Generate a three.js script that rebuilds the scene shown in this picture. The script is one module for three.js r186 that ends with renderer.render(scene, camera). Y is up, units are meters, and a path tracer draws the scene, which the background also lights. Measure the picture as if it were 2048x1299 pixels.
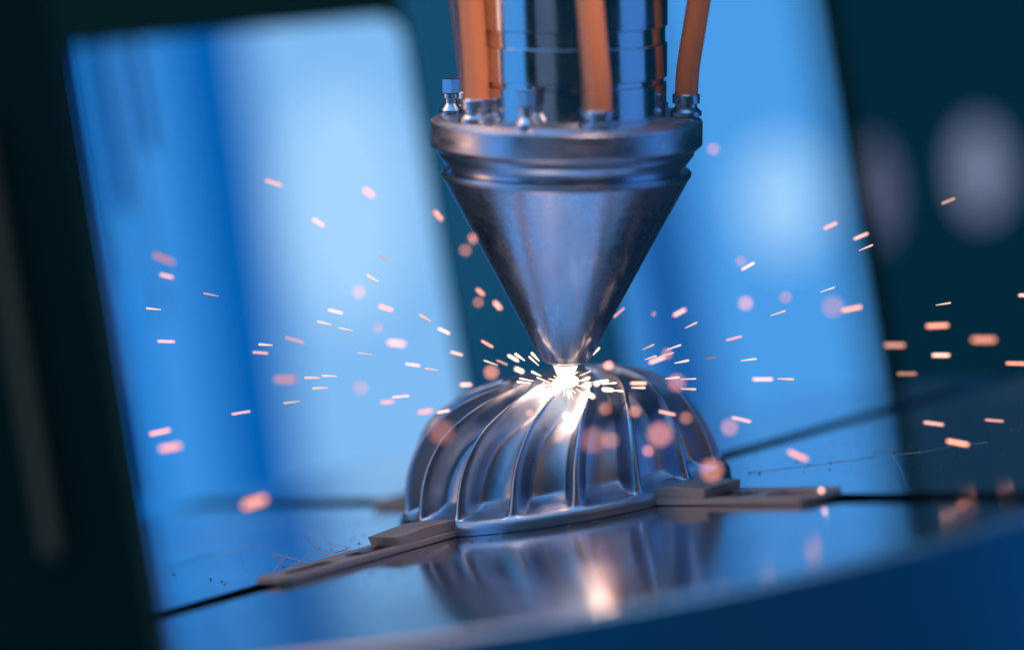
import * as THREE from 'three';
import { mergeGeometries, toCreasedNormals } from 'three/addons/utils/BufferGeometryUtils.js';
import { RoundedBoxGeometry } from 'three/addons/geometries/RoundedBoxGeometry.js';
import { RectAreaLightUniformsLib } from 'three/addons/lights/RectAreaLightUniformsLib.js';

// ---------------------------------------------------------------- camera, exposure, large lights
const scene = new THREE.Scene();
scene.background = new THREE.Color().setRGB(0.001, 0.021, 0.042);   // dim teal air of the unlit workshop
const W = 2048, H = 1299, FOV = 11, ELEV = 4.48 * Math.PI / 180, ROLL = 9.6 * Math.PI / 180, DIST = 1.215;
const camera = new THREE.PerspectiveCamera(FOV, W / H, 0.05, 20);
const target = new THREE.Vector3(-0.0088, 0.0663, 0);
camera.position.set(target.x, target.y + DIST * Math.sin(ELEV), DIST * Math.cos(ELEV));
camera.lookAt(target);
camera.rotateZ(-ROLL);
camera.updateMatrixWorld(true);
camera.focus = 1.178;
camera.userData.fStop = 2.3;
const APERTURE = 0.0501;                                                // metres, for the distance of out-of-focus sparks
const renderer = new THREE.WebGLRenderer();
renderer.setSize(1024, 649);
renderer.toneMapping = THREE.LinearToneMapping;
renderer.toneMappingExposure = 1;
renderer.shadowMap.enabled = true;
RectAreaLightUniformsLib.init();

const lin = (r, g, b) => new THREE.Color().setRGB(r, g, b);
const srgb = (r, g, b) => new THREE.Color().setRGB(r / 255, g / 255, b / 255, THREE.SRGBColorSpace);
let seed = 7;
const rnd = () => { seed = (seed * 1664525 + 1013904223) >>> 0; return seed / 4294967296; };

// unseen softboxes placed for light and reflections: a housing, a glowing diffuser and an area light of the same size just in front of it
const glow = (c, k) => new THREE.MeshStandardMaterial({ color: 0x000000, roughness: 1, emissive: c, emissiveIntensity: k });
const housingMat = new THREE.MeshStandardMaterial({ color: lin(0.02, 0.022, 0.025), roughness: 0.6 });
function softLamp(name, label, [x, y, z], look, w, h, color, strength, share = 0.5) {
  const g = new THREE.Group(); g.name = name; g.position.set(x, y, z); g.userData = { label, category: 'lamp' };
  g.lookAt(...look);
  const box = new THREE.Mesh(new RoundedBoxGeometry(w + 0.06, h + 0.06, 0.05, 2, 0.01), housingMat); box.name = 'housing'; box.position.z = -0.03;
  const pane = new THREE.Mesh(new THREE.PlaneGeometry(w, h), glow(color, strength * (1 - share))); pane.name = 'lamp_diffuser'; pane.position.z = 0.002;
  const light = new THREE.RectAreaLight(color, strength * share, w, h); light.name = 'lamp_light'; light.position.z = 0.004; light.rotation.y = Math.PI;
  g.add(box, pane, light); scene.add(g);
  return g;
}
// lamps that head, dome and table mirror, plus added fills for clamps and hoses
softLamp('overhead_softbox', 'wide lavender unseen softbox above the working table', [-0.6, 1.3, 0.22], [-0.6, 0, 0.22], 2.4, 1.25, lin(0.19, 0.52, 1.0), 1.4);  // unseen softbox for the overhead glow mirrored by cone and dome
softLamp('blue_window_lamp', 'tall blue lamp panel standing to one side of the table', [-1.45, -0.05, 0.75], [0, 0.12, 0], 0.8, 1.5, lin(0.08, 0.38, 0.9), 1.1);
softLamp('blue_side_lamp', 'broad blue lamp panel standing beside the orange hoses', [1.5, 0.4, 0.3], [0, 0.12, 0], 1.1, 1.9, lin(0.09, 0.33, 0.9), 0.8);
softLamp('pale_fill_panel', 'long pale lavender fill panel added to light the nozzle head', [-1.5, -0.45, 2.1], [0, 0.12, 0], 2.0, 1.2, lin(0.4, 0.6, 1.0), 0.24);  // added out of view to lighten the flange
softLamp('warm_work_lamp', 'small warm work lamp lighting one flank of the nozzle head', [-1.05, 0.36, 0.02], [0, 0.12, 0], 0.3, 0.5, lin(1.0, 0.56, 0.4), 2.6);
softLamp('warm_top_fill', 'warm fill panel added out of view above the clamps', [-0.3, 0.95, -0.1], [-0.05, 0, 0.02], 0.5, 0.26, lin(1.0, 0.6, 0.42), 4.5);  // put in out of view to warm the clamp tops
softLamp('warm_front_fill', 'broad dim warm fill panel added for the orange hoses', [0.7, 0.75, 1.5], [0, 0.12, 0], 1.0, 0.6, lin(1.0, 0.46, 0.26), 0.3);  // added out of view to lift the hoses

// added narrow spot, out of view, that brightens only the hoses
{
  const g = new THREE.Group(); g.name = 'hose_fill_spot'; g.position.set(0.42, 0.62, 0.95); g.userData = { label: 'narrow warm fill spot added for the orange hoses', category: 'lamp' }; g.lookAt(0.005, 0.2, 0.06);
  const can = new THREE.Mesh(new THREE.CylinderGeometry(0.035, 0.03, 0.09, 32), housingMat); can.rotation.x = Math.PI / 2; can.position.z = -0.05; can.name = 'housing';
  const lens = new THREE.Mesh(new THREE.CircleGeometry(0.028, 32), glow(lin(1, 0.62, 0.4), 3)); lens.position.z = 0.001; lens.name = 'lamp_lens';
  const sp = new THREE.SpotLight(lin(1, 0.64, 0.48), 2.5, 0, 0.085, 0.5, 2); sp.position.set(0, 0, 0.03); sp.shadow.radius = 1; sp.castShadow = true; sp.target.position.set(0, 0, 1);
  g.add(can, lens, sp, sp.target); scene.add(g);
}

// ---------------------------------------------------------------- helpers
const cx = new THREE.Vector3().setFromMatrixColumn(camera.matrixWorld, 0);
const cy = new THREE.Vector3().setFromMatrixColumn(camera.matrixWorld, 1);
const cz = new THREE.Vector3().setFromMatrixColumn(camera.matrixWorld, 2);
const FPX = H / 2 / Math.tan(FOV * Math.PI / 360);
const dirTo = (px, py) => cz.clone().negate().addScaledVector(cx, (px - W / 2) / FPX).addScaledVector(cy, -(py - H / 2) / FPX);
const atDepth = (px, py, d) => camera.position.clone().addScaledVector(dirTo(px, py), d);
const atZ = (px, py, z) => { const d = dirTo(px, py); return camera.position.clone().addScaledVector(d, (z - camera.position.z) / d.z); };
const used = {};
function numbered(n) { used[n] = (used[n] ?? -1) + 1; return used[n] ? `${n}_${String(used[n]).padStart(3, '0')}` : n; }
function tag(o, label, category, group, kind) { if (label) o.userData.label = label; if (category) o.userData.category = category; if (group) o.userData.group = group; if (kind) o.userData.kind = kind; return o; }
function mesh(name, geo, mat, parent = scene) { const m = new THREE.Mesh(geo, mat); m.name = parent === scene ? numbered(name) : name; m.castShadow = m.receiveShadow = true; parent.add(m); return m; }
function thing(name, label, category, group) { const g = new THREE.Group(); g.name = numbered(name); tag(g, label, category, group); scene.add(g); return g; }

const creased = (g, a) => { g.scale(1000, 1000, 1000); const c = toCreasedNormals(g, a); c.scale(0.001, 0.001, 0.001); return c; };   // the addon merges points closer than a centimetre
// value noise and textures (grain and relief only)
function hash(x, y, s) { let n = Math.imul(x, 374761393) ^ Math.imul(y, 668265263) ^ Math.imul(s, 2147483647); n = Math.imul(n ^ (n >>> 13), 1274126177); return ((n ^ (n >>> 16)) >>> 0) / 4294967296; }
function vnoise(x, y, px, py, s) {
  const xi = Math.floor(x), yi = Math.floor(y), fx = x - xi, fy = y - yi, sx = fx * fx * (3 - 2 * fx), sy = fy * fy * (3 - 2 * fy);
  const m = (a, p) => ((a % p) + p) % p, h = (a, b) => hash(m(a, px), m(b, py), s);
  return (h(xi, yi) * (1 - sx) + h(xi + 1, yi) * sx) * (1 - sy) + (h(xi, yi + 1) * (1 - sx) + h(xi + 1, yi + 1) * sx) * sy;
}
function tex(w, h, f, color = false) {
  const d = new Uint8Array(w * h * 4);
  for (let y = 0; y < h; y++) for (let x = 0; x < w; x++) {
    const v = f(x / w, y / h), i = (y * w + x) * 4, a = Array.isArray(v) ? v : [v, v, v];
    for (let k = 0; k < 3; k++) d[i + k] = Math.max(0, Math.min(255, Math.round(a[k] * 255)));
    d[i + 3] = 255;
  }
  const t = new THREE.DataTexture(d, w, h); t.wrapS = t.wrapT = THREE.RepeatWrapping; t.magFilter = THREE.LinearFilter; t.minFilter = THREE.LinearFilter;
  if (color) t.colorSpace = THREE.SRGBColorSpace;
  t.needsUpdate = true; return t;
}
const cloudy = (u, v, n, s) => 0.5 * vnoise(u * n, v * n, n, n, s) + 0.3 * vnoise(u * n * 2, v * n * 2, n * 2, n * 2, s + 1) + 0.2 * vnoise(u * n * 5, v * n * 5, n * 5, n * 5, s + 2);

// ---------------------------------------------------------------- setting: rotary table with crossed T-slots
const TABLE_R = 0.248, SLOT_AZ = 39.2 * Math.PI / 180;
// table relief: turned ground lines, random scratches, small dents
function tableTexture() {
  const n = 2048, h = new Float32Array(n * n).fill(0.6);
  for (let k = 0; k < 2600; k++) {
    const a = rnd() < 0.6 ? rnd() * 0.5 - 0.25 + 0.4 : rnd() * Math.PI * 2, len = 20 + rnd() * rnd() * 420, deep = 0.04 + rnd() * rnd() * 0.4;
    let x = rnd() * n, y = rnd() * n, t = a; const bend = (rnd() - 0.5) * 0.004;
    for (let i = 0; i < len; i++) { x += Math.cos(t); y += Math.sin(t); t += bend; h[(((y | 0) % n + n) % n) * n + (((x | 0) % n + n) % n)] -= deep * 0.6; }
  }
  return tex(n, n, (u, v) => { const x = Math.min(n - 1, u * n | 0), y = Math.min(n - 1, v * n | 0); return h[y * n + x] + 0.25 * (vnoise(u * 90, v * 90, 90, 90, 5) - 0.5) + 0.12 * (vnoise(u * 400, v * 400, 400, 400, 6) - 0.5); });
}
const tableRelief = tableTexture();
const tableRough = tex(512, 512, (u, v) => 0.55 + 0.5 * (cloudy(u, v, 7, 21) - 0.3) + 0.18 * vnoise(u * 120, v * 16, 120, 16, 22));
const tableMat = new THREE.MeshStandardMaterial({ color: lin(0.56, 0.6, 0.66), metalness: 1, roughness: 0.17, roughnessMap: tableRough, bumpMap: tableRelief, bumpScale: 0.000065 });
const slotMat = new THREE.MeshStandardMaterial({ color: lin(0.56, 0.6, 0.66), metalness: 1, roughness: 0.5 });
const table = thing('rotary_table', 'round polished steel machine table with crossed slots under the ribbed dome', 'table');
table.userData.kind = 'structure';
{
  const half = 0.0085, B = 0.0016;
  // four quadrants of the plate, cut apart by the two slots
  for (let q = 0; q < 4; q++) {
    const s = new THREE.Shape(), r = TABLE_R - B, a0 = Math.asin(half / r), a1 = Math.PI / 2 - a0;
    s.moveTo(half, half); s.lineTo(r * Math.cos(a0), half); s.absarc(0, 0, r, a0, a1, false); s.lineTo(half, half);
    const g = new THREE.ExtrudeGeometry(s, { depth: 0.03, bevelEnabled: false, curveSegments: 64 });
    g.rotateX(-Math.PI / 2); g.translate(0, -0.03, 0); g.rotateY(q * Math.PI / 2 + SLOT_AZ);
    const p = g.attributes.position, uv = g.attributes.uv;
    for (let i = 0; i < p.count; i++) uv.setXY(i, p.getX(i) / 0.34, p.getZ(i) / 0.34);
    mesh('table_segment', g, tableMat, table);
  }
  const V = (a) => a.map(([x, y]) => new THREE.Vector2(x, y));
  mesh('table_chamfer', new THREE.LatheGeometry(V([[TABLE_R - B - 0.0004, -0.0002], [TABLE_R, -B]]), 200), new THREE.MeshStandardMaterial({ color: lin(0.5, 0.55, 0.62), metalness: 1, roughness: 0.55, roughnessMap: tableRough }), table);
  mesh('table_rim', creased(new THREE.LatheGeometry(V([[TABLE_R, -B], [TABLE_R, -0.13]]), 160), 0.5), new THREE.MeshStandardMaterial({ color: lin(0.02, 0.36, 0.6), metalness: 0.2, roughness: 0.45 }), table);
  const floor = new THREE.CylinderGeometry(TABLE_R - 0.004, TABLE_R - 0.004, 0.012, 96); floor.translate(0, -0.024, 0);
  mesh('slot_floor', floor, slotMat, table);
}

// ---------------------------------------------------------------- setting: machine wall with two openings, lit panes behind it
const WALL_Z = -0.31, PANE_Z = -1.5;
const wallMat = new THREE.MeshPhysicalMaterial({ color: lin(0.004, 0.042, 0.036), specularIntensity: 0.25, roughness: 0.9, roughnessMap: tex(256, 256, (u, v) => 0.7 + 0.3 * cloudy(u, v, 9, 3)) });
const to2 = (px, py, z) => { const p = atZ(px, py, z); return new THREE.Vector2(p.x, p.y); };
function rounded(path, pts, r) {                                          // polygon with rounded corners
  const n = pts.length;
  for (let i = 0; i < n; i++) {
    const a = pts[(i + n - 1) % n], b = pts[i], c = pts[(i + 1) % n];
    const p = b.clone().add(a.clone().sub(b).setLength(r)), q = b.clone().add(c.clone().sub(b).setLength(r));
    i ? path.lineTo(p.x, p.y) : path.moveTo(p.x, p.y);
    path.quadraticCurveTo(b.x, b.y, q.x, q.y);
  }
  path.closePath(); return path;
}
const leftOpening = [to2(104, 96, WALL_Z), to2(797, 30, WALL_Z), to2(975, 1080, WALL_Z), to2(285, 1200, WALL_Z)];
const rightOpening = [to2(1098, -260, WALL_Z), to2(1580, -330, WALL_Z), to2(1772, 812, WALL_Z), to2(1285, 905, WALL_Z)];
{
  const wallEnd = [to2(1618, -330, WALL_Z), to2(1874, 1180, WALL_Z)];
  const s = new THREE.Shape([new THREE.Vector2(-0.75, -0.4), wallEnd[1], wallEnd[0], new THREE.Vector2(-0.75, 0.6)]);
  s.holes.push(rounded(new THREE.Path(), leftOpening, 0.012), rounded(new THREE.Path(), rightOpening, 0.012));
  const g = new THREE.ExtrudeGeometry(s, { depth: 0.012, bevelEnabled: false, curveSegments: 8 }); g.translate(0, 0, WALL_Z - 0.012);
  tag(mesh('machine_wall', g, wallMat), 'dark teal machine wall with two tall window openings', 'wall', null, 'structure');
}
{
  const s = new THREE.Shape([to2(790, -120, WALL_Z), to2(1090, -150, WALL_Z), to2(1290, 1000, WALL_Z), to2(990, 1040, WALL_Z)]);
  const g = new THREE.ExtrudeGeometry(s, { depth: 0.006, bevelEnabled: true, bevelSize: 0.002, bevelThickness: 0.002, bevelSegments: 2 }); g.translate(0, 0, WALL_Z + 0.004);
  tag(mesh('wall_overlay', g, new THREE.MeshStandardMaterial({ color: lin(0.02, 0.33, 0.44), roughness: 0.6 })), 'lighter teal overlay on the wall between the two window openings', 'pillar');  // overlay on the wall, lighter teal to make this stretch brighter
}
{
  const z = 0.25, s = new THREE.Shape([to2(-330, -150, z), to2(62, -160, z), to2(318, 1400, z), to2(-70, 1500, z)]);
  const post = thing('machine_post', 'near-black green upright post at the outer end of the table', 'post');
  const g = new THREE.ExtrudeGeometry(s, { depth: 0.012, bevelEnabled: true, bevelSize: 0.001, bevelThickness: 0.001, bevelSegments: 2 }); g.translate(0, 0, z - 0.012);
  mesh('post_body', g, new THREE.MeshPhysicalMaterial({ color: lin(0.008, 0.062, 0.052), specularIntensity: 0.3, roughness: 0.8 }), post);
  const tr = new THREE.Shape([to2(-60, 250, z), to2(-28, 240, z), to2(122, 1100, z), to2(90, 1110, z)]), tg = new THREE.ExtrudeGeometry(tr, { depth: 0.003, bevelEnabled: false }); tg.translate(0, 0, z + 0.0015);
  mesh('brass_trim', tg, new THREE.MeshStandardMaterial({ color: lin(0.42, 0.28, 0.14), roughness: 0.6 }), post);
  const c = thing('streak_strips', 'translucent blue strips added as streaks along the edge of the wide opening', 'curtain');  // strips made up to imitate the streaks at the window edge
  const stripMat = new THREE.MeshPhysicalMaterial({ color: lin(0.16, 0.5, 0.85), roughness: 0.75, transmission: 0.8, side: THREE.DoubleSide });
  for (const [x, w, y1] of [[128, 30, 1000], [172, 12, 560], [200, 20, 420], [236, 10, 640], [268, 18, 300]]) {
    const z = WALL_Z - 0.02 - 0.01 * (x % 3), y0 = 20, f = 0.169;
    const q = new THREE.Shape([to2(x - w / 2 + f * (y0 - 100), y0, z), to2(x + w / 2 + f * (y0 - 100), y0, z), to2(x + w / 2 + f * (y1 - 100), y1, z), to2(x - w / 2 + f * (y1 - 100), y1, z)]);
    const k = new THREE.ExtrudeGeometry(q, { depth: 0.0006, bevelEnabled: false }); k.translate(0, 0, z); mesh('strip', k, stripMat, c);
  }
}
// lit window pieces: even glows in steps that imitate the windows' uneven brightness
function litPane(name, label, x0, x1, y0, y1, color, z = PANE_Z, slant = 0.169) {
  const c = [[x0 + slant * (y0 - 650), y0], [x1 + slant * (y0 - 650), y0], [x1 + slant * (y1 - 650), y1], [x0 + slant * (y1 - 650), y1]].map(([x, y]) => atZ(x, y, z));
  const s = new THREE.Shape(c.map((p) => new THREE.Vector2(p.x, p.y)));
  const g = new THREE.ExtrudeGeometry(s, { depth: 0.01, bevelEnabled: false }); g.translate(0, 0, z - 0.01);
  return tag(mesh(name, g, glow(color, 1)), label, 'window pane');
}
function litDisc(name, label, px, py, rx, ry, color, z, cat = 'lamp') {
  const p = atZ(px, py, z), k = (camera.position.z - z) / FPX;
  const g = new THREE.SphereGeometry(1, 32, 20); g.scale(rx * k, ry * k, 0.02); g.rotateZ(-0.1); g.translate(p.x, p.y, p.z);
  return tag(mesh(name, g, glow(color, 1)), label, cat);
}
litPane('lit_window_piece', 'low deep blue part of the lit pane beside the dark outer edge of the wide opening', -60, 270, 560, 1150, srgb(0, 112, 200), PANE_Z, 0.138);  // outer pane split so tone steps imitate its darker lower edge
litPane('lit_window_piece', 'high medium blue part of the lit pane beside the dark outer edge of the wide opening', -60, 270, -150, 560, srgb(22, 130, 218), PANE_Z, 0.138);
litPane('lit_window_piece', 'inner medium blue part of the lit pane next to the deep blue strip of the wide opening', 270, 408, -150, 1150, srgb(60, 146, 228), PANE_Z, 0.138);
litPane('lit_window_piece', 'deep blue narrow glowing strip standing for the mullion of the wide opening', 408, 565, -150, 1150, srgb(0, 96, 180), PANE_Z, 0.138);  // mullion given a dim glow of its own
litPane('lit_window_piece', 'pale blue brightest lit pane in the wide opening', 565, 1100, -150, 1150, srgb(128, 187, 244), PANE_Z, 0.138);
litPane('lit_window_piece', 'narrow light blue lit strip beside the cone in the tall opening', 1100, 1288, -500, 1000, srgb(70, 150, 228));
litPane('lit_window_piece', 'darkest blue glowing strip standing for the mullion of the tall opening', 1288, 1408, -500, 1000, srgb(0, 76, 150));  // this mullion is drawn as a dim glow too
litPane('lit_window_piece', 'broad blue lit pane in the tall opening', 1408, 1732, -500, 1000, srgb(74, 156, 232));
litDisc('lit_lamp', 'large pale lamp glowing behind the wide opening', 690, 410, 130, 240, srgb(164, 212, 255), PANE_Z + 0.05);
litDisc('lit_lamp', 'pale round lamp glowing behind the tall opening', 1565, 400, 80, 120, srgb(158, 210, 255), PANE_Z + 0.05);
for (const [px, py, w, h, c, k] of [[600, 600, 0.7, 1.0, lin(0.25, 0.55, 1), 0.06], [1560, 400, 0.4, 1.0, lin(0.15, 0.4, 0.9), 0.05]]) {
  const p = atZ(px, py, PANE_Z + 0.09), l = new THREE.RectAreaLight(c, k, w, h); l.position.copy(p); l.rotation.y = Math.PI; l.name = 'pane_light'; scene.add(l);
}
// two dim lamps standing before the dark wall, and a tan post at the other end
litDisc('dim_lamp', 'dim grey lavender lamp close to the tall opening', 1748, 385, 34, 95, srgb(96, 102, 132), -1.05);
litDisc('dim_lamp', 'brighter grey lavender lamp out on the dark wall', 1962, 340, 46, 92, srgb(122, 134, 165), -1.05);

// ---------------------------------------------------------------- ribbed dome
const PROFILE = [[0.0605, 0.0002], [0.0605, 0.0028], [0.0598, 0.0042], [0.0588, 0.0056], [0.0582, 0.008], [0.0574, 0.012], [0.0557, 0.0185], [0.0528, 0.0255], [0.0488, 0.032], [0.0448, 0.0362], [0.0385, 0.0408], [0.032, 0.0438], [0.0215, 0.0466], [0.01, 0.0476], [0.0004, 0.0478]];
const curve = new THREE.CatmullRomCurve3(PROFILE.map(([r, y]) => new THREE.Vector3(r, y, 0)), false, 'centripetal');
const PN = 600, prof = curve.getSpacedPoints(PN), plen = curve.getLength();
const pAt = (t) => { const k = Math.max(0, Math.min(PN - 1e-6, t * PN)), i = Math.floor(k), f = k - i; return [prof[i].x + (prof[i + 1].x - prof[i].x) * f, prof[i].y + (prof[i + 1].y - prof[i].y) * f]; };
const SW = [[0, 52], [0.012, 52], [0.019, 43], [0.028, 30], [0.0375, 20], [0.0455, 11], [0.054, 4], [0.0585, 0.5], [0.0605, 0]];
function swirl(r) { for (let i = 1; i < SW.length; i++) if (r <= SW[i][0]) { const [a, b] = [SW[i - 1], SW[i]], f = (r - a[0]) / (b[0] - a[0]); return (a[1] + (b[1] - a[1]) * f) * Math.PI / 180; } return 0; }
const swT = []; for (let i = 0; i <= PN; i++) swT.push(swirl(prof[i].x));
for (let p = 0; p < 30; p++) for (let i = 1; i < PN; i++) swT[i] = (swT[i - 1] + swT[i] * 2 + swT[i + 1]) / 4;
const swAt = (t) => { const k = Math.max(0, Math.min(PN - 1e-6, t * PN)), i = Math.floor(k); return swT[i] + (swT[i + 1] - swT[i]) * (k - i); };
const NR = 16, PHASE = 2.5 * Math.PI / 180, RIBW = 0.2, DEEP = 0.0095;
const sm = (a, b, x) => { const t = Math.max(0, Math.min(1, (x - a) / (b - a))); return t * t * (3 - 2 * t); };
const T0 = 0.062, T1 = 0.86;                                              // where the channels begin and end along the profile
function domeAt(phi, t, out) {                                            // phi in rib units (0 on a crest), t along the profile
  const [r, y] = pAt(t), [r2, y2] = pAt(t + 0.004), [r1, y1] = pAt(t - 0.004);
  const tl = Math.hypot(r2 - r1, y2 - y1) || 1, nr = (y2 - y1) / tl, ny = -(r2 - r1) / tl;
  const f = Math.abs(((phi + 0.5) % 1 + 1) % 1 - 0.5);
  const side = ((phi + 0.5) % 1 + 1) % 1 - 0.5, width = side > 0 ? 0.08 : 0.066;
  const ridge = Math.exp(-((Math.max(0, f - 0.042) / width) ** 2)) - 0.06 * Math.min(1, f / 0.042) ** 2, hollow = 0.72 + 0.28 * Math.sin(Math.PI * Math.min(1, f / 0.5) * 0.5);
  const ub = Math.max(0, Math.min(1, (t - T0) / 0.1));
  const g = (1 - ridge) * hollow * (1 - Math.pow(1 - ub, 2.4)) * (1 - sm(0.6, T1, t));
  const d = DEEP * g;
  const th = (phi / NR) * Math.PI * 2 + PHASE + swAt(t), rr = Math.max(1e-5, r - nr * d);
  return out.set(Math.sin(th) * rr, y - ny * d, Math.cos(th) * rr);
}
function domePatch(p0, p1, t0, t1, np, nt) {
  const pos = [], nor = [], uv = [], idx = [], v = new THREE.Vector3(), a = new THREE.Vector3(), b = new THREE.Vector3(), c = new THREE.Vector3(), d = new THREE.Vector3();
  for (let j = 0; j <= nt; j++) for (let i = 0; i <= np; i++) {
    const p = p0 + (p1 - p0) * i / np, t = t0 + (t1 - t0) * j / nt;
    domeAt(p, t, v); domeAt(p + 0.008, t, a); domeAt(p - 0.008, t, b); domeAt(p, Math.min(1, t + 0.003), c); domeAt(p, Math.max(0, t - 0.003), d);
    a.sub(b); c.sub(d); a.cross(c).normalize();
    pos.push(v.x, v.y, v.z); nor.push(a.x, a.y, a.z); uv.push(p / NR * 0.38, t * plen);
    if (i < np && j < nt) { const k = j * (np + 1) + i; idx.push(k, k + 1, k + np + 2, k, k + np + 2, k + np + 1); }
  }
  const g = new THREE.BufferGeometry(); g.setAttribute('position', new THREE.Float32BufferAttribute(pos, 3)); g.setAttribute('normal', new THREE.Float32BufferAttribute(nor, 3)); g.setAttribute('uv', new THREE.Float32BufferAttribute(uv, 2)); g.setIndex(idx);
  return g;
}
// layered tool lines: uv in metres, one tile 16 mm
const layerTex = tex(512, 512, (u, v) => { const w = 0.25 * (vnoise(u * 9, v * 9, 9, 9, 31) - 0.5); return 0.5 + 0.4 * Math.sin((v * 18 + w) * Math.PI * 2) * (0.5 + 0.5 * vnoise(u * 6, v * 6, 6, 6, 33)) + 0.15 * (vnoise(u * 200, v * 60, 200, 60, 32) - 0.5); });
layerTex.repeat.set(1 / 0.016, 1 / 0.016);
const domeRough = tex(256, 256, (u, v) => 0.6 + 0.5 * (cloudy(u, v, 8, 41) - 0.35)); domeRough.repeat.set(1 / 0.03, 1 / 0.03);
const channelMat = new THREE.MeshPhysicalMaterial({ color: lin(0.46, 0.57, 0.7), metalness: 1, roughness: 0.52, roughnessMap: domeRough, bumpMap: layerTex, bumpScale: 0.00006 });
const ribMat = new THREE.MeshPhysicalMaterial({ color: lin(0.46, 0.57, 0.7), metalness: 1, roughness: 0.5, roughnessMap: domeRough, bumpMap: layerTex, bumpScale: 0.000012 });
const dome = thing('ribbed_dome', 'shiny steel dome with swirling ribs clamped on the table', 'metal part');
for (let k = 0; k < NR; k++) {
  mesh('rib', domePatch(k - RIBW * 0.75, k + RIBW * 0.75, T0 * 0.6, 0.9, 10, 110), ribMat, dome);
  mesh('channel', domePatch(k + RIBW * 0.75, k + 1 - RIBW * 0.75, T0 * 0.6, 0.9, 30, 110), channelMat, dome);
}
mesh('base_ring', domePatch(0, NR, 0, T0 * 0.6, 256, 14), ribMat, dome);
mesh('crown', domePatch(0, NR, 0.9, 1, 128, 12), ribMat, dome);

// ---------------------------------------------------------------- clamps in the slots
const clampMat = new THREE.MeshStandardMaterial({ color: lin(0.5, 0.4, 0.34), metalness: 0.25, roughness: 0.5, roughnessMap: tex(256, 256, (u, v) => 0.6 + 0.6 * (cloudy(u, v, 6, 51) - 0.2)), bumpMap: tex(256, 256, (u, v) => 0.5 + 0.5 * (vnoise(u * 40, v * 8, 40, 8, 52) - 0.5)), bumpScale: 0.00004 });
const boltMat = new THREE.MeshStandardMaterial({ color: lin(0.45, 0.42, 0.42), metalness: 1, roughness: 0.35 });
function makeClamp(label, L = 0.078) {                                               // along +x, the dome at the origin
  const g = thing('clamp', label, 'clamp', 'clamps holding the dome in the table slots');
  const w = 0.0094, t = 0.0021, x0 = 0.056, s = new THREE.Shape();
  s.moveTo(x0, -w); s.lineTo(x0 + L - 0.003, -w); s.lineTo(x0 + L, -w + 0.003); s.lineTo(x0 + L, w - 0.003); s.lineTo(x0 + L - 0.003, w); s.lineTo(x0, w); s.closePath();
  for (const c of L > 0.06 ? [x0 + 0.034, x0 + 0.061] : [x0 + 0.034]) { const h = new THREE.Path(); h.moveTo(c - 0.0055, -0.0050); h.lineTo(c + 0.0055, -0.0050); h.absarc(c + 0.0055, 0, 0.0050, -Math.PI / 2, Math.PI / 2, false); h.lineTo(c - 0.0055, 0.0050); h.absarc(c - 0.0055, 0, 0.0050, Math.PI / 2, Math.PI * 1.5, false); s.holes.push(h); }
  const bar = new THREE.ExtrudeGeometry(s, { depth: t - 0.0006, bevelEnabled: true, bevelSize: 0.0003, bevelThickness: 0.0003, bevelSegments: 2, curveSegments: 16 });
  bar.rotateX(-Math.PI / 2); bar.translate(0, 0.0005, 0);
  mesh('bar', bar, clampMat, g);
  const j = new THREE.Shape(); j.moveTo(0.0585, 0.0023); j.lineTo(0.083, 0.0023); j.lineTo(0.084, 0.0052); j.lineTo(0.069, 0.0062); j.lineTo(0.0588, 0.0056); j.closePath();
  const jaw = new THREE.ExtrudeGeometry(j, { depth: 0.0165, bevelEnabled: true, bevelSize: 0.0003, bevelThickness: 0.0003, bevelSegments: 2 });
  jaw.translate(0, 0, -0.00825); mesh('jaw', jaw, clampMat, g);
  const b = new THREE.CylinderGeometry(0.0032, 0.0032, 0.0022, 6); b.translate(x0 + 0.036, 0.0014, 0); mesh('bolt', b, boltMat, g);
  return g;
}
for (const [a, label] of [[Math.PI + SLOT_AZ, 'tan steel clamp bar with two oval holes beside the thin metal shavings'], [-(Math.PI / 2 - SLOT_AZ), 'dark clamp bar with two oval holes pointing to the dark end of the wall'], [Math.PI / 2 + SLOT_AZ, 'clamp half hidden behind the dome towards the wide opening']])
  makeClamp(label, a === Math.PI / 2 + SLOT_AZ ? 0.05 : 0.078).rotation.y = a;

// ---------------------------------------------------------------- nozzle head
const tip = atDepth(1131, 764, 1.1895);                                    // the weld spot on the dome
const LEAN = 10 * Math.PI / 180;
const axis = cy.clone().multiplyScalar(Math.cos(LEAN)).addScaledVector(cz, Math.sin(LEAN)).normalize();
const head = thing('nozzle_head', 'steel laser nozzle head with orange hoses and a pointed cone', 'nozzle');
head.position.copy(tip);
{
  const front = cz.clone().addScaledVector(axis, -cz.dot(axis)).normalize(), side = axis.clone().cross(front);
  head.quaternion.setFromRotationMatrix(new THREE.Matrix4().makeBasis(side, axis, front));
}
const PX = 1 / 5665;                                                      // metres for one picture unit at the nozzle
const steelGrain = tex(512, 512, (u, v) => 0.5 + 0.35 * (vnoise(u * 10, v * 220, 10, 220, 61) - 0.5) + 0.4 * (cloudy(u, v, 40, 62) - 0.5));
const steelRough = tex(512, 512, (u, v) => 0.55 + 0.7 * (cloudy(u, v, 7, 64) - 0.3) + 0.25 * (vnoise(u * 160, v * 160, 160, 160, 65) - 0.5));
const coneMat = new THREE.MeshStandardMaterial({ color: lin(0.62, 0.65, 0.76), metalness: 1, roughness: 0.42, roughnessMap: steelRough, bumpMap: steelGrain, bumpScale: 0.00005 });
const flangeMat = new THREE.MeshStandardMaterial({ color: lin(0.68, 0.72, 0.82), metalness: 1, roughness: 0.55, roughnessMap: steelRough });
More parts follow.
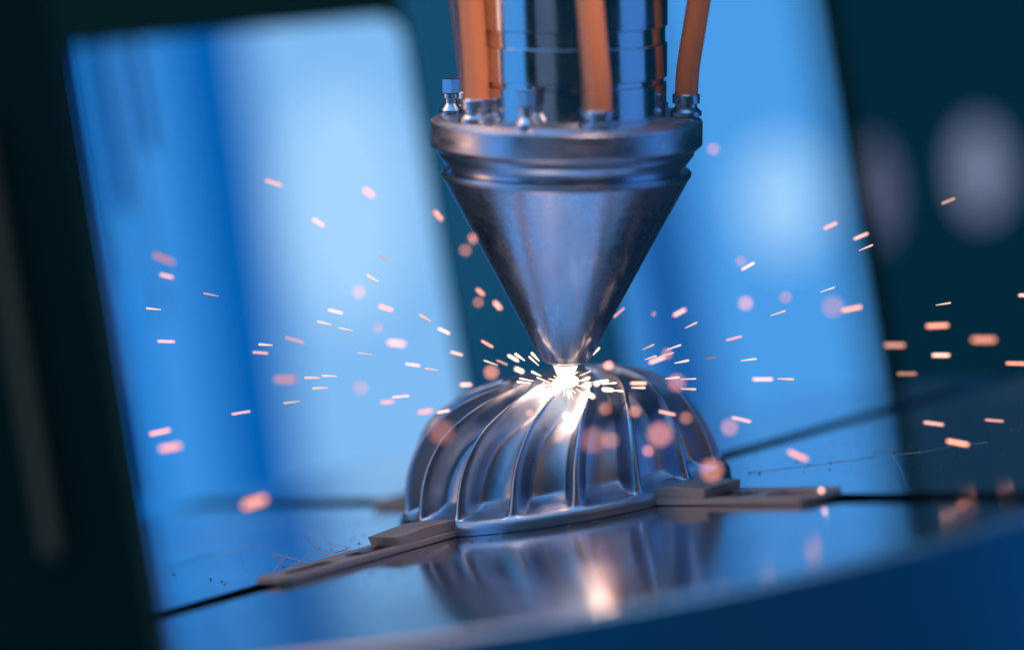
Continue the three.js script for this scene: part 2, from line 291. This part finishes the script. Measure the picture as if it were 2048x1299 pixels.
const polishMat = new THREE.MeshStandardMaterial({ color: lin(0.62, 0.65, 0.72), metalness: 1, roughness: 0.22, roughnessMap: steelRough, bumpMap: steelGrain, bumpScale: 0.00001 });
const fitMat = new THREE.MeshStandardMaterial({ color: lin(0.6, 0.7, 0.82), metalness: 1, roughness: 0.3 });
const hoseMat = new THREE.MeshPhysicalMaterial({ color: lin(0.9, 0.34, 0.16), roughness: 0.35, transmission: 0.1, clearcoat: 0.4, clearcoatRoughness: 0.3, bumpMap: tex(128, 128, (u, v) => 0.5 + 0.5 * (cloudy(u, v, 6, 71) - 0.5)), bumpScale: 0.0002 });
const greyHoseMat = new THREE.MeshPhysicalMaterial({ color: lin(0.34, 0.26, 0.3), roughness: 0.35, clearcoat: 0.4, clearcoatRoughness: 0.3 });
const lathe = (pts, seg = 128, crease = 0.35) => creased(new THREE.LatheGeometry(pts.map(([r, y]) => new THREE.Vector2(r * PX, y * PX)), seg), crease);
const S = (y) => (764 - y) / Math.cos(LEAN);                              // picture height to length along the axis
mesh('cone', lathe([[30, S(722) + 4], [43, S(722)], [46, S(720)], [52, S(711)], [150, S(530)], [243, S(359)], [247, S(354)], [248, S(348)], [244, S(343)], [228, S(341)]]), coneMat, head);
mesh('neck_ring', lathe([[226, S(345)], [226, S(334)], [238, S(331)], [252, S(312)], [254, S(305)], [252, S(302)], [240, S(301)]]), fitMat, head);
mesh('flange', lathe([[240, S(302)], [258, S(301)], [268, S(292)], [269, S(290)], [269, S(248)], [267.5, S(245)], [251, S(236)], [190, S(235)]]), flangeMat, head);
mesh('body', lathe([[197, S(238)], [197, S(170)], [192, S(168)], [192, S(160)], [198, S(158)], [198, S(94)], [194, S(92)], [194, S(62)], [198, S(60)], [198, S(-10)], [190, S(-12)], [190, S(-26)], [198, S(-28)], [198, S(-160)]]), polishMat, head);
mesh('nozzle_tip', lathe([[34, S(726)], [34, S(714)], [43, S(712)], [43, S(700)]], 64), coneMat, head);
function onHead(az, r, y) { const a = az * Math.PI / 180; return new THREE.Vector3(Math.sin(a) * r * PX, y * PX, Math.cos(a) * r * PX); }
function hoseFitting(az, r, rad, topY, mat, bendR, bendA) {
  const f = new THREE.Group(); f.name = 'hose_fitting'; f.position.copy(onHead(az, r, 0)); head.add(f);
  const base = S(236), top = S(topY);
  mesh('socket', lathe([[rad * 0.8, base - 2], [rad * 1.35, base + 2], [rad * 1.35, base + (top - base) * 0.22], [rad * 0.95, base + (top - base) * 0.42], [rad * 0.95, base + (top - base) * 0.55], [rad * 1.18, base + (top - base) * 0.6], [rad * 1.18, top - 2], [rad * 1.1, top], [rad * 0.9, top]], 40), fitMat, f);
  const a = az * Math.PI / 180, o = (dr, da, y) => { const aa = a + da; return new THREE.Vector3(Math.sin(aa) * (r + dr) * PX, y * PX, Math.cos(aa) * (r + dr) * PX).sub(f.position); };
  const c = new THREE.CatmullRomCurve3([o(0, 0, top - 6), o(bendR * 0.1, bendA * 0.1, top + 50), o(bendR * 0.5, bendA * 0.5, top + 140), o(bendR, bendA, top + 260), o(bendR * 1.2, bendA * 1.4, top + 400)]);
  mesh('hose', new THREE.TubeGeometry(c, 40, rad * PX, 24), mat, f);
}
hoseFitting(-54, 218, 26, 190, hoseMat, 6, -0.08);
hoseFitting(15.5, 220, 26, 203, hoseMat, -4, -0.1);
hoseFitting(84, 236, 23, 192, hoseMat, 34, -0.03);
hoseFitting(-118, 218, 22, 200, greyHoseMat, 20, 0.1);
hoseFitting(156, 220, 24, 195, hoseMat, 6, 0.05);
function hexBolt(az, r) {
  const g = new THREE.Group(); g.name = 'bolt'; g.position.copy(onHead(az, r, 0)); head.add(g);
  const st = lathe([[22, S(238)], [24, S(228)], [12, S(215)], [12, S(206)], [16, S(204)], [16, S(196)], [10, S(194)]], 32); mesh('stem', st, fitMat, g);
  const h = new THREE.CylinderGeometry(19 * PX, 19 * PX, 27 * PX, 6); h.rotateY(0.05); h.translate(0, S(181) * PX, 0); mesh('hex_head', creased(h, 0.4), fitMat, g);
}
hexBolt(-96, 229); hexBolt(126, 228); hexBolt(-20, 228.001 + 6);

// ---------------------------------------------------------------- weld
const hot = new THREE.MeshStandardMaterial({ color: 0x000000, emissive: lin(1, 0.78, 0.55), emissiveIntensity: 5 });
const weld = thing('weld_glow', 'white hot glowing weld spot between the cone tip and the dome', 'weld light');
weld.position.copy(tip);
const pool = new THREE.SphereGeometry(0.0032, 32, 20); pool.scale(1.5, 0.7, 1.4); mesh('glow_pool', pool, hot, weld);
const jet = new THREE.CylinderGeometry(27 * PX, 12 * PX, 38 * PX, 48, 1, true); jet.translate(0, 21 * PX, 0);
const jetMesh = mesh('glow_jet', jet, new THREE.MeshStandardMaterial({ color: 0x000000, emissive: lin(1, 0.72, 0.54), emissiveIntensity: 1.9 }), weld); jetMesh.quaternion.copy(head.quaternion);
const arc = new THREE.PointLight(lin(1, 0.5, 0.32), 0.008, 0, 2); arc.shadow.radius = 0.12; arc.castShadow = true; arc.position.set(0, 0.0018, 0.0008); weld.add(arc);

// ---------------------------------------------------------------- sparks: [x1, y1, x2, y2, seen thickness, brightness]
const SPARKS = [
  [531, 360, 565, 371, 14, .5], [727, 377, 747, 392, 20, .8], [625, 437, 648, 452, 14, .7], [757, 508, 777, 524, 9, .3], [733, 549, 757, 563, 6, 1.2], [306, 508, 348, 526, 24, .4], [319, 548, 346, 555, 14, .7], [406, 586, 437, 592, 4, .7], [291, 616, 322, 619, 4, 1.2], [717, 583, 718, 583, 32, .6], [757, 611, 785, 620, 14, .8], [656, 619, 685, 626, 9, .9], [634, 642, 663, 649, 5, 1.3], [677, 655, 706, 661, 3, 1.2], [755, 656, 756, 656, 24, .4], [775, 684, 810, 688, 22, .8], [315, 682, 349, 683, 8, 1.1], [516, 688, 545, 690, 5, 1.2], [505, 704, 536, 706, 8, .8], [571, 674, 608, 685, 10, .5], [714, 705, 744, 709, 2.5, .9],
  [549, 758, 593, 758, 26, .5], [608, 755, 641, 755, 6, .9], [643, 751, 674, 752, 4, 1.3], [624, 776, 656, 775, 5, 1.1], [566, 806, 600, 802, 5, .8], [721, 775, 722, 775, 36, .4], [761, 804, 788, 803, 14, .5], [785, 794, 818, 791, 7, 1.1], [811, 727, 840, 731, 9, .8], [849, 736, 877, 740, 4, 1], [836, 825, 865, 820, 16, .7], [874, 825, 899, 820, 9, 1.1], [463, 828, 500, 822, 7, .9], [299, 868, 340, 859, 16, .9], [318, 898, 362, 890, 28, .8], [484, 1012, 533, 996, 38, .8],
  [868, 422, 884, 440, 16, .7], [942, 470, 949, 484, 24, .7], [930, 500, 931, 500, 30, .45], [953, 577, 968, 590, 14, .8], [956, 604, 957, 604, 26, .5], [988, 603, 1002, 618, 16, 1], [838, 628, 862, 642, 6, 1], [876, 656, 899, 667, 10, 1], [901, 703, 925, 710, 9, 1], [963, 681, 986, 694, 8, 1.1], [967, 720, 996, 730, 4, 1.2], [993, 720, 1015, 729, 7, .6], [981, 744, 984, 744, 34, 1.1], [920, 769, 943, 769, 13, 1], [1030, 736, 1047, 744, 13, 1.1], [1016, 710, 1037, 722, 9, 1.2], [1029, 706, 1050, 721, 6, 1.2], [1062, 704, 1079, 722, 6, 1.3], [1057, 712, 1078, 731, 4, 1.4], [1062, 742, 1083, 752, 5, 1.5], [1038, 756, 1068, 762, 3.5, 1.6], [1033, 763, 1063, 766, 4.5, 1.6], [1073, 754, 1100, 765, 3, 1.6], [1066, 781, 1087, 779, 10, 1.6], [1159, 762, 1181, 754, 6, 1.6], [1164, 771, 1182, 769, 10, 1.6], [1191, 767, 1196, 767, 14, 1.5], [1194, 764, 1217, 761, 8, 1.6], [1203, 768, 1234, 765, 4, 1.6], [1205, 778, 1226, 780, 10, 1.6], [1220, 780, 1247, 782, 3.5, 1.5], [1173, 786, 1188, 794, 13, 1.5], [1162, 797, 1176, 805, 6, 1.4], [1137, 785, 1139, 785, 13, 1.6], [1131, 827, 1134, 836, 18, 1.3], [1059, 825, 1060, 825, 18, .6], [1210, 732, 1224, 729, 21, 1.2], [1186, 710, 1200, 694, 5, 1.1],
  [1228, 634, 1249, 615, 8, .6], [1304, 630, 1311, 625, 12, .3], [1347, 631, 1372, 618, 14, .8], [1370, 656, 1395, 644, 4, 1], [1285, 699, 1309, 688, 4, .8], [1334, 699, 1363, 689, 4, 1.3], [1320, 712, 1348, 705, 3, 1.1], [1289, 719, 1314, 711, 4, 1], [1334, 707, 1335, 707, 26, .6], [1299, 725, 1330, 714, 13, 1], [1349, 726, 1379, 720, 5, 1.2], [1410, 717, 1432, 714, 4, .35], [1482, 721, 1514, 717, 4, 1.2], [1453, 680, 1484, 672, 7, .7], [1541, 631, 1572, 621, 4, .9], [1641, 584, 1670, 574, 3, 1.2], [1491, 606, 1492, 606, 35, .7], [1571, 594, 1572, 594, 30, .4], [1665, 613, 1667, 613, 50, .4], [1684, 621, 1724, 613, 16, .9], [1484, 539, 1509, 525, 8, 1.1], [1482, 522, 1483, 522, 26, .4], [1648, 457, 1674, 445, 11, .9], [1708, 478, 1737, 466, 10, .9], [1718, 501, 1747, 489, 4, 1.1], [1426, 298, 1428, 298, 30, .5],
  [1353, 765, 1354, 765, 42, .6], [1330, 757, 1360, 754, 5, 1.4], [1361, 758, 1393, 757, 3, 1.3], [1362, 777, 1393, 778, 5, 1.1], [1261, 766, 1293, 766, 10, 1.4], [1262, 775, 1292, 775, 6, 1.4], [1506, 758, 1546, 758, 12, 1], [1555, 757, 1589, 758, 5, 1], [1210, 817, 1211, 817, 30, .5], [1270, 822, 1271, 822, 28, .8], [1318, 822, 1351, 829, 10, .9], [1370, 835, 1374, 836, 30, .5], [1320, 868, 1321, 868, 58, .75], [1220, 880, 1221, 880, 40, .5], [1186, 880, 1187, 880, 60, .35], [882, 863, 883, 863, 58, .35], [1294, 900, 1299, 902, 28, .7], [1423, 940, 1424, 940, 54, .7], [1464, 834, 1502, 843, 11, .8], [1454, 852, 1465, 856, 40, .6], [1576, 902, 1616, 919, 20, .6], [1641, 980, 1645, 980, 20, .8], [1522, 1003, 1608, 1003, 15, .5], [1752, 984, 1778, 984, 15, .8],
  [1884, 407, 1911, 396, 9, .45], [1872, 610, 1903, 605, 4, 1], [1853, 652, 1898, 650, 18, .9], [2038, 590, 2066, 590, 10, 1], [1769, 690, 1811, 690, 20, .4], [1943, 679, 1993, 679, 26, .7], [1865, 710, 1900, 710, 14, 1], [1795, 747, 1834, 747, 14, .3], [2013, 726, 2060, 727, 12, 1], [1848, 844, 1888, 849, 12, .7], [1971, 839, 2008, 842, 9, .6], [1894, 881, 1938, 889, 16, 1],
];
for (const [deg, a, b, w] of [[24, 30, 56, 2], [-32, 24, 44, 1.8], [188, 26, 60, 1.8], [210, 24, 46, 1.8], [-78, 20, 34, 1.8], [0, 36, 78, 1.6], ...[12, 40, 152, 168, 196, 232, 262, -14, -48, -66].map((d, n) => [d, 10, 26 + (n * 7) % 13, 1.8])]) {  // extra slivers added round the weld to imitate its star flare
  const t = deg * Math.PI / 180; SPARKS.push([1131 + Math.cos(t) * a, 764 - Math.sin(t) * a, 1131 + Math.cos(t) * b, 764 - Math.sin(t) * b, w, 1.7]);
}
const FOCUS = camera.focus, ZERO = new THREE.Vector3(0, 1, 0);
const sparkMats = {};
SPARKS.forEach(([x1, y1, x2, y2, w, k], i) => {
  const c = w <= 6 ? 0 : w * 0.82, wide = w <= 6 ? w : w * 0.34;             // share of the seen thickness that is out-of-focus blur
  const long = Math.max(wide * 1.05, Math.hypot(x2 - x1, y2 - y1) + (w <= 6 ? 0 : wide - c * 0.5));
  // distance from the lens that gives this blur: c = A * FPX * |d - F| / (d * F)
  const q = c / (APERTURE * FPX), depth = 1 / (1 / FOCUS + q);
  const m = (depth / FPX), mid = atDepth((x1 + x2) / 2, (y1 + y2) / 2, depth);
  const along = cx.clone().multiplyScalar(x2 - x1).addScaledVector(cy, -(y2 - y1)).normalize();
  const r = wide * m / 2, len = Math.max(0.00001, long * m - 2 * r);
  // thin slivers thin out towards the tail, the end that faces the weld
  const g = w <= 6 ? new THREE.LatheGeometry([[0, -len / 2 - r], [r * 0.4, -len / 2 - r * 0.7], [r * 0.75, -len * 0.1], [r, len * 0.35], [r * 0.85, len / 2 + r * 0.5], [0, len / 2 + r]].map(([a, b]) => new THREE.Vector2(a, b)), 12) : new THREE.CapsuleGeometry(r, len, 5, 12);
  if (along.x * (mid.x - tip.x) + along.y * (mid.y - tip.y) < 0) along.negate();
  const spread = ((wide + c * 0.6) * (long + c * 0.6)) / (wide * long);
  const near = w < 15 && Math.hypot((x1 + x2) / 2 - 1131, (y1 + y2) / 2 - 764) < 130;
  const hue = near || w <= 6 ? 0 : w >= 24 ? 1 : (i * 7) % 3, tint = [[1, 0.44, 0.34], [1, 0.36, 0.25], [1, 0.52, 0.42]][hue];
  const e = (near ? 1.5 : w >= 24 ? 0.7 : 1.0) * k * spread, key = Math.round(Math.log2(e) * 3) + (near ? 2000 : w <= 6 ? 1000 : hue * 10000);
  const mat = sparkMats[key] ??= new THREE.MeshStandardMaterial({ color: 0x000000, roughness: 1, emissive: near ? lin(1, 0.68, 0.5) : w <= 6 ? lin(1, 0.64, 0.53) : lin(...tint), emissiveIntensity: 2 ** (((key + 500) % 1000 - 500) / 3) });
  const kind = w <= 6 ? ['thin_spark', 'thin crisp glowing spark sliver flying from the weld', 'thin sparks in the air'] : Math.hypot(x2 - x1, y2 - y1) < 9 ? ['round_spark', 'round soft-edged glowing orange spark in the air', 'round soft sparks in the air'] : ['thick_spark', 'thick short soft-edged glowing spark in the air', 'thick soft sparks in the air'];
  const s = tag(mesh(kind[0], g, mat), kind[1], 'spark', kind[2]);
  s.position.copy(mid); s.quaternion.setFromUnitVectors(ZERO, along);
});

// ---------------------------------------------------------------- burrs of deep scratches and thin metal shavings on the table
const onTable = (px, py, y = 0) => { const d = dirTo(px, py); return camera.position.clone().addScaledVector(d, (y - camera.position.y) / d.y); };
for (const p of [[[1785, 905], [1800, 935], [1815, 978]], [[1782, 908], [1840, 904], [1900, 893], [1975, 884]], [[1745, 906], [1770, 902], [1795, 899]], [[1500, 945], [1640, 928], [1760, 912]], [[345, 1092], [410, 1080], [485, 1066]], [[352, 1128], [440, 1104], [528, 1090]], [[420, 1052], [520, 1046], [640, 1030]]])
  mesh('scratch', new THREE.TubeGeometry(new THREE.CatmullRomCurve3(p.map(([x, y]) => onTable(x, y, 0.00003))), 20, 0.00011, 5), tableMat, table);
const shavingMat = new THREE.MeshStandardMaterial({ color: lin(0.8, 0.74, 0.7), metalness: 0.2, roughness: 0.35 });
for (const [label, ...p] of [
  ['long straight shaving leaning over the tan clamp bar', [565, 1142, 0.001], [600, 1122, 0.0035], [628, 1102, 0.006], [640, 1092, 0.005]],
  ['short shaving crossing the longest one', [546, 1142, 0.0004], [560, 1125, 0.003], [576, 1106, 0.005]],
  ['curled shaving lying flat on the table', [545, 1106, 0.0006], [575, 1114, 0.001], [612, 1124, 0.0006]],
  ['wavy shaving reaching towards the clamp jaw', [610, 1062, 0.0006], [650, 1085, 0.0015], [700, 1094, 0.0006]],
  ['bent shaving beside the first oval hole', [640, 1112, 0.0005], [668, 1106, 0.002], [695, 1096, 0.0005]],
  ['small shaving in front of the clamp jaw', [848, 1116, 0.0006], [872, 1104, 0.0014], [896, 1090, 0.0005]],
]) {
  const c = new THREE.CatmullRomCurve3(p.map(([x, y, h]) => onTable(x, y, h)));
  tag(mesh('metal_shaving', new THREE.TubeGeometry(c, 24, 0.00016, 6), shavingMat), label, 'metal shaving');
}
{
  const n = 700, g = new THREE.IcosahedronGeometry(1, 0), im = new THREE.InstancedMesh(g, new THREE.MeshStandardMaterial({ color: lin(0.3, 0.28, 0.27), metalness: 0.9, roughness: 0.4 }), n), o = new THREE.Object3D();
  for (let k = 0; k < n; k++) {
    const a = rnd() * Math.PI * 2, r = 0.063 + 0.165 * Math.pow(rnd(), 1.6), q = 0.0001 + 0.0003 * rnd() ** 3;
    o.position.set(Math.cos(a) * r, q * 0.5, Math.sin(a) * r); o.rotation.set(rnd() * 6, rnd() * 6, rnd() * 6); o.scale.set(q, q * 0.7, q * (1 + rnd())); o.updateMatrix(); im.setMatrixAt(k, o.matrix);
  }
  im.name = 'metal_powder'; scene.add(tag(im, 'fine grains of metal powder scattered over the table', 'powder', null, 'stuff'));
}
scene.traverse((o) => { if (o.isMesh) o.castShadow = o.receiveShadow = true; });
renderer.render(scene, camera);
